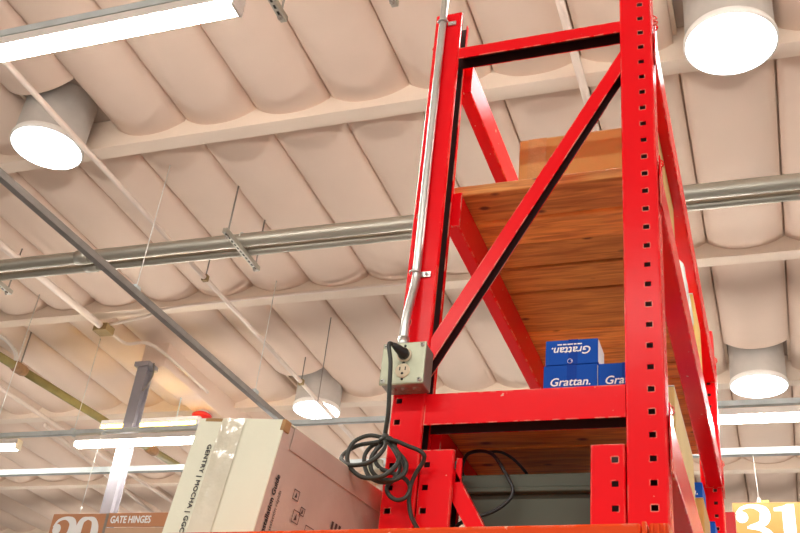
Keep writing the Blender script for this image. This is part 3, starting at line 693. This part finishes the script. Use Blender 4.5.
# tan carton on the upper shelf
bx = thing('carton', (-0.2, 0.5, ZD2), 'tan carton on the upper wooden shelf behind the diagonal brace', 'box')
obj('body', MB().box(-0.402, 0.000, 0.35, 0.74, ZD2, 3.530), M['tan'], bx, bevel=0.004)
obj('flap', MB().box(-0.402, 0.000, 0.352, 0.74, 3.5305, 3.5335), M['tan2'], bx, bevel=0.001)
vs = []; mb = MB()
for j in range(10):
    for i in range(4): vs.append((-0.375 + 0.055 * i / 3, 0.3485 - 0.001 * abs(math.sin(2.3 * j + 1.9 * i)), 3.531 - 0.30 * j / 9))
mb.add(vs, [(j * 4 + i, j * 4 + i + 1, (j + 1) * 4 + i + 1, (j + 1) * 4 + i) for j in range(9) for i in range(3)], True)
obj('tape', mb, M['tape_tan'], bx)

def blue_box(x0, x1, y0, y1, z0, z1, label, flip=False, white_end=True, yaw=0.0, lettering=True, tz=0.5):
    t = thing('carton', ((x0 + x1) / 2, (y0 + y1) / 2, z0), label, 'box', 'blue cartons with white lettering')
    obj('body', MB().box(x0, x1, y0, y1, z0, z1), M['blue'], t, bevel=0.0015)
    if white_end: obj('end_flap', MB().box(x1, x1 + 0.0012, y0 + 0.003, y1 - 0.003, z0 + 0.003, z1 - 0.003), M['flap'], t)
    wd = x1 - x0; h = z1 - z0
    obj('tape', MB().box(x0 + wd * 0.44, x0 + wd * 0.62, y0 - 0.0008, y0 - 0.0002, z0, z1), M['bluetape'], t)
    s = -1 if flip else 1; ex_ = Vector((s, 0, 0)); ey_ = Vector((0, 0, s)); cx = (x0 + x1) / 2; cz = z0 + h * tz
    k = wd / 0.12
    text_obj('lettering', 'Grattan.', 0.0275 * k, M['white'], t, (cx, y0 - 0.0012, cz), ex_, ey_, shear=0.22, offset=0.0005, ax='CENTER', ay='CENTER')
    mb = MB(); xx = cx + (0.009 - 0.033 * k) * s          # fine print, too small to read: a row of short strokes
    for q in (5, 3, 6, 4, 5):
        zz = cz - 0.0155 * s * k; x2 = xx + 0.0021 * q * s * k
        mb.add([(xx, y0 - 0.0012, zz - 0.0016), (x2, y0 - 0.0012, zz - 0.0016), (x2, y0 - 0.0012, zz + 0.0016), (xx, y0 - 0.0012, zz + 0.0016)], [(0, 1, 2, 3)]); xx = x2 + 0.002 * s * k
    obj('fine_print', mb, M['white'], t)
    if flip:
        ring = MB().tube([(cx - 0.003 + 0.0055 * math.cos(a), y0 - 0.0011, z0 + 0.008 + 0.0055 * math.sin(a)) for a in [2 * math.pi * q / 16 for q in range(17)]], 0.0006, 4)
        obj('emblem', ring, M['white'], t)
        text_obj('lettering', '&', 0.008, M['white'], t, (cx + 0.001, y0 - 0.0013, z0 + 0.008), ex_, ey_, ax='CENTER', ay='CENTER')
    return t
blue_box(-0.2475, -0.1265, 0.087, 0.215, ZD3, 2.6425, 'blue Grattan carton, lower left of the three on the shelf', tz=0.55)
blue_box(-0.1245, -0.0035, 0.087, 0.215, ZD3, 2.6405, 'blue Grattan carton, partly hidden behind the right upright', tz=0.55)
blue_box(-0.2440, -0.1245, 0.086, 0.165, 2.6430, 2.7060, 'upside-down blue Grattan carton on top of the others', flip=True, tz=0.56)

# right side of the rack: upper shelf
def carton(x0, x1, y0, y1, z0, z1, mat, top, label):
    t = thing('carton', ((x0 + x1) / 2, (y0 + y1) / 2, z0), label, 'box')
    obj('body', MB().box(x0, x1, y0, y1, z0, z1 - 0.003), mat, t, bevel=0.004)
    obj('flap', MB().box(x0, x1, y0, (y0 + y1) / 2 - 0.001, z1 - 0.0028, z1), top, t, bevel=0.001)
    obj('flap', MB().box(x0, x1, (y0 + y1) / 2 + 0.001, y1, z1 - 0.0028, z1), top, t, bevel=0.001)
    return t
def sack(x0, x1, y0, y1, z0, z1, mat, label, seed):
    """a lumpy film-wrapped pack with a tied neck"""
    t = thing('wrapped_pack', ((x0 + x1) / 2, (y0 + y1) / 2, z0), label, 'bag', 'white film-wrapped packs'); rnd = random.Random(seed)
    n, mrows = 16, 9; vs = []; cx, cyy = (x0 + x1) / 2, (y0 + y1) / 2; a, b = (x1 - x0) / 2, (y1 - y0) / 2
    for j in range(mrows):
        q = j / (mrows - 1); pr = (0.86, 0.98, 1.0, 1.0, 0.97, 0.9, 0.66, 0.30, 0.36)[j]
        for i in range(n):
            an = 2 * math.pi * i / n; c_, s_ = math.cos(an), math.sin(an)
            sq = 1 / max(abs(c_), abs(s_)) ** 0.6; k = pr * sq * (1 + rnd.uniform(-0.05, 0.03)) * 0.92
            vs.append((min(x1, cx + a * c_ * k), cyy + b * s_ * k, z0 + (z1 - z0) * q))
    fs = [(j * n + i, j * n + (i + 1) % n, (j + 1) * n + (i + 1) % n, (j + 1) * n + i) for j in range(mrows - 1) for i in range(n)] + [tuple(reversed(range(n))), tuple(range((mrows - 1) * n, mrows * n))]
    obj('film', MB().add(vs, fs, True), mat, t)
    obj('tie', MB().tube([(cx + a * 0.33 * math.cos(an), cyy + b * 0.33 * math.sin(an), z0 + (z1 - z0) * 0.9) for an in [2 * math.pi * q / 12 for q in range(13)]], 0.004, 6), M['flap'], t)
sack(-0.14, 0.030, 0.77, 0.92, ZD2, 3.44, M['whitefilm'], 'white wrapped pack on the upper shelf, nearer of two', 3)
sack(-0.14, 0.030, 0.93, 1.07, ZD2, 3.42, M['whitefilm'], 'white wrapped pack on the upper shelf, farther of two', 5)
carton(-0.30, 0.020, 1.085, 1.36, ZD2, 3.395, M['yellowbox'], M['flap'], 'yellow carton on the upper shelf behind the white wrapped packs')

# right side of the rack: lower shelf
lb = carton(-0.22, 0.019, 0.30, 0.76, ZD3, 2.682, M['tan2'], M['flap'], 'long pale tan carton on the lower shelf right of the tall upright')
carton(-0.15, 0.016, 1.10, 1.34, ZD3, 2.690, M['tan'], M['tan2'], 'tan carton on the lower shelf under the single blue carton')
blue_box(-0.106, 0.014, 1.115, 1.235, 2.6905, 2.744, 'single blue carton on a tan carton, right of the tall upright', tz=0.42, white_end=False)
sack(-0.12, 0.024, 1.36, 1.50, ZD3, 2.76, M['whitefilm'], 'white wrapped pack at the far end of the lower shelf', 9)
carton(-0.12, 0.020, 1.53, 1.68, ZD3, 2.76, M['blue'], M['blue'], 'plain blue carton at the far end of the lower shelf')
carton(-0.13, 0.020, 1.71, 1.92, ZD3, 2.75, M['tan2'], M['flap'], 'pale tan carton against the far upright on the lower shelf')

# grey tote on the lowest deck
tt = thing('storage_tote', (-0.27, 0.3, ZD4), 'grey-green plastic tote below the wooden shelf', 'bin')
mb = MB().prism([(-0.415, 0.14, ZD4), (-0.125, 0.14, ZD4), (-0.118, 0.130, 2.362), (-0.424, 0.130, 2.362)], (0, 0.42, 0))
obj('body', mb, M['tote'], tt, bevel=0.008)
obj('lid', MB().box(-0.436, -0.106, 0.118, 0.575, 2.364, 2.400), M['tote'], tt, bevel=0.006)
obj('lid_rim', MB().box(-0.442, -0.100, 0.112, 0.580, 2.356, 2.368), M['tote'], tt, bevel=0.003)
bc = obj('power_cable', MB().tube(spline(px([(452, 541, .03), (457, 526, .05), (470, 519, .07), (492, 512, .085), (508, 501, .095), (513, 490, .10), (508, 478, .10), (500, 464, .11), (492, 454, .13), (480, 451, .16), (468, 454, .17), (463, 463, .15), (462, 473, .14), (466, 478, .22)]), 6), 0.0042, 8), M['black'])
tag(bc, 'black cable looping over the front of the grey tote', 'cable')
b2 = obj('power_cable', MB().tube(spline(px([(486, 452, .20), (500, 452, .20), (512, 458, .21), (524, 470, .22), (530, 479, .24)]), 6), 0.0035, 8), M['black'])
tag(b2, 'thin black cable trailing across the top of the tote', 'cable')

# ------------------------------------------------------------------ aisle signs
class Flat:
    """flat print in a sign plane: origin o, x to the right, z up"""
    def __init__(s, o, k): s.o = Vector(o); s.k = k; s.mb = MB(); s.d = 0
    def p(s, x, y): return s.o + Vector((x * s.k, -0.0003 * s.d, y * s.k))
    def ribbon(s, pts, wds, n=6):
        s.d += 1
        q = spline([(a, b, c) for (a, b), c in zip(pts, wds)], n); vs = []
        for i, c in enumerate(q):
            t = (q[min(i + 1, len(q) - 1)] - q[max(i - 1, 0)]); t = Vector((t.x, t.y)).normalized(); nn = Vector((-t.y, t.x)) * c.z / 2
            vs += [s.p(c.x + nn.x, c.y + nn.y), s.p(c.x - nn.x, c.y - nn.y)]
        s.mb.add(vs, [(2 * i, 2 * i + 1, 2 * i + 3, 2 * i + 2) for i in range(len(q) - 1)])
    def ball(s, x, y, r):
        s.d += 1
        s.mb.add([s.p(x + r * math.cos(2 * math.pi * i / 20), y + r * math.sin(2 * math.pi * i / 20)) for i in range(20)], [tuple(range(20))])
    def poly(s, pts):
        s.d += 1
        s.mb.add([s.p(*q) for q in pts], [tuple(range(len(pts)))])
def digit(fl, ch, dx):
    X = lambda L: [(a + dx, b) for a, b in L]
    if ch == '3':
        fl.ball(dx + 0.15, 0.74, 0.115)
        fl.ribbon(X([(0.06, 0.80), (0.16, 0.925), (0.36, 0.965), (0.56, 0.88), (0.58, 0.72), (0.50, 0.60), (0.28, 0.545)]), [0.07, 0.07, 0.08, 0.17, 0.20, 0.14, 0.06])
        fl.ribbon(X([(0.24, 0.535), (0.50, 0.50), (0.62, 0.38), (0.62, 0.20), (0.52, 0.08), (0.34, 0.03), (0.14, 0.08), (0.06, 0.20)]), [0.05, 0.10, 0.19, 0.21, 0.15, 0.07, 0.07, 0.07])
        fl.ball(dx + 0.15, 0.24, 0.115)
    elif ch == '1':
        fl.poly(X([(0.17, 0.04), (0.40, 0.04), (0.40, 1.0), (0.26, 1.0), (0.17, 0.93)]))
        fl.poly(X([(0.02, 0.86), (0.02, 0.93), (0.16, 0.95), (0.28, 1.0), (0.28, 0.86)]))
        fl.poly(X([(0.02, 0.0), (0.55, 0.0), (0.55, 0.075), (0.02, 0.075)]))
    elif ch == '2':
        fl.ball(dx + 0.15, 0.72, 0.12)
        fl.ribbon(X([(0.05, 0.76), (0.14, 0.91), (0.36, 0.965), (0.56, 0.88), (0.60, 0.70), (0.50, 0.54), (0.28, 0.38), (0.12, 0.22), (0.07, 0.06)]), [0.07, 0.07, 0.08, 0.18, 0.22, 0.17, 0.11, 0.08, 0.06])
        fl.ribbon(X([(0.05, 0.10), (0.22, 0.14), (0.40, 0.09), (0.56, 0.08), (0.66, 0.20), (0.68, 0.30)]), [0.12, 0.18, 0.18, 0.17, 0.09, 0.05])
    elif ch == '9':
        fl.ribbon(X([(0.34, 0.965), (0.18, 0.90), (0.13, 0.70), (0.18, 0.51), (0.34, 0.44)]), [0.06, 0.15, 0.20, 0.15, 0.06])
        fl.ribbon(X([(0.33, 0.965), (0.50, 0.92), (0.59, 0.76), (0.60, 0.54), (0.54, 0.26), (0.40, 0.08), (0.22, 0.035), (0.10, 0.10)]), [0.06, 0.12, 0.20, 0.22, 0.19, 0.12, 0.07, 0.06])
        fl.ribbon(X([(0.34, 0.44), (0.46, 0.48), (0.54, 0.60)]), [0.06, 0.07, 0.05])
        fl.ball(dx + 0.15, 0.16, 0.10)

# right: yellow 31
S3 = thing('aisle_sign', (0.35, 6.65, 4.15), 'yellow aisle sign with a white 31 at lower right', 'sign')
obj('panel', MB().box(-0.137, 0.86, 6.65, 6.665, 4.12, 4.623), M['yellow'], S3, bevel=0.002)
fl_ = Flat((-0.128, 6.648, 4.19), 0.415); digit(fl_, '3', 0.0); digit(fl_, '1', 0.74)
obj('number', fl_.mb, M['white'], S3)
obj('hanger_wire', MB().tube([(0.075, 6.66, 4.68), (0.06, 6.70, 5.05)], 0.0035, 6), M['wire'], S3)
obj('hanger_hook', MB().tube(spline([(0.075, 6.658, 4.60), (0.066, 6.658, 4.64), (0.078, 6.658, 4.665), (0.088, 6.658, 4.64), (0.077, 6.658, 4.62)], 5), 0.005, 6), M['wire'], S3)
obj('hanger_wire', MB().tube([(0.70, 6.66, 4.60), (0.70, 6.70, 5.05)], 0.0035, 6), M['wire'], S3)
obj('tag', MB().box(0.098, 0.155, 6.658, 6.662, 4.624, 4.642), M['green'], S3)
# left: 29 and GATE HINGES, hanging from the far lamp strut
S2 = thing('aisle_sign', (-5.384, 5.89, 3.807), 'peach aisle sign reading 29 and GATE HINGES at lower left', 'sign')
obj('panel', MB().box(-6.339, -5.74, 5.822, 5.836, 3.807, 4.319), M['peach'], S2, bevel=0.002)
for k in range(3):
    obj('text_panel', MB().box(-5.712, -4.573, 5.822, 5.836, 4.193 - 0.14 * k, 4.323 - 0.14 * k), M['peach_pale' if k else 'peach'], S2, bevel=0.002)
obj('frame_post', MB().box(-5.74, -5.712, 5.820, 5.838, 3.807, 4.326), M['rod'], S2)
fl_ = Flat((-6.316, 5.820, 3.852), 0.44); digit(fl_, '2', 0.0); digit(fl_, '9', 0.66)
fl_.mb.v = [Vector((-6.316 + (p.x - -6.316) * 0.88, p.y, p.z)) for p in fl_.mb.v]
obj('number', fl_.mb, M['white'], S2)
text_obj('lettering', 'GATE HINGES', 0.095, M['white'], S2, (-5.681, 5.8205, 4.256), (1, 0, 0), (0, 0, 1), offset=0.003, ay='CENTER', sx=0.74)
for xx in (-6.05, -4.798):
    obj('hanger_wire', MB().tube([(xx, 5.829, 4.317), (xx, 5.829, 5.15), (xx, 5.872, 5.19)], 0.0035, 6), M['wire'], S2)
obj('hanger_hook', MB().lathe((-6.05, 5.829, 4.375), [(0.001, 0.02), (0.014, 0), (0.001, -0.02)], 10), M['wire'], S2)

S2.location += Vector((0.045, 0, -0.014))

# ------------------------------------------------------------------ farther red rack
fr = thing('pallet_rack', (-0.22, 5.0, 0), 'red rack upright far behind, just left of the yellow 31 sign', 'rack')
c1 = at(714.0, 512, 4.6); c2 = at(733, 512, 4.6)
obj('upright', MB().box(c1.x, c2.x + 0.01, 4.6, 4.68, 0, c1.z), M['red_far'], fr, bevel=0.003)
obj('upright', MB().box(c1.x - 0.52, c2.x - 0.52, 4.6, 4.68, 0, c1.z), M['red_far'], fr, bevel=0.003)
obj('brace', MB().box(c2.x - 0.52, c1.x, 4.61, 4.65, c1.z - 0.16, c1.z - 0.12), M['red_far'], fr)
obj('upright', MB().box(c1.x, c2.x + 0.01, 6.2, 6.28, 0, c1.z), M['red_far'], fr, bevel=0.003)
obj('beam', MB().box(c1.x + 0.01, c2.x, 4.68, 6.2, c1.z - 0.45, c1.z - 0.34), M['red_far'], fr)
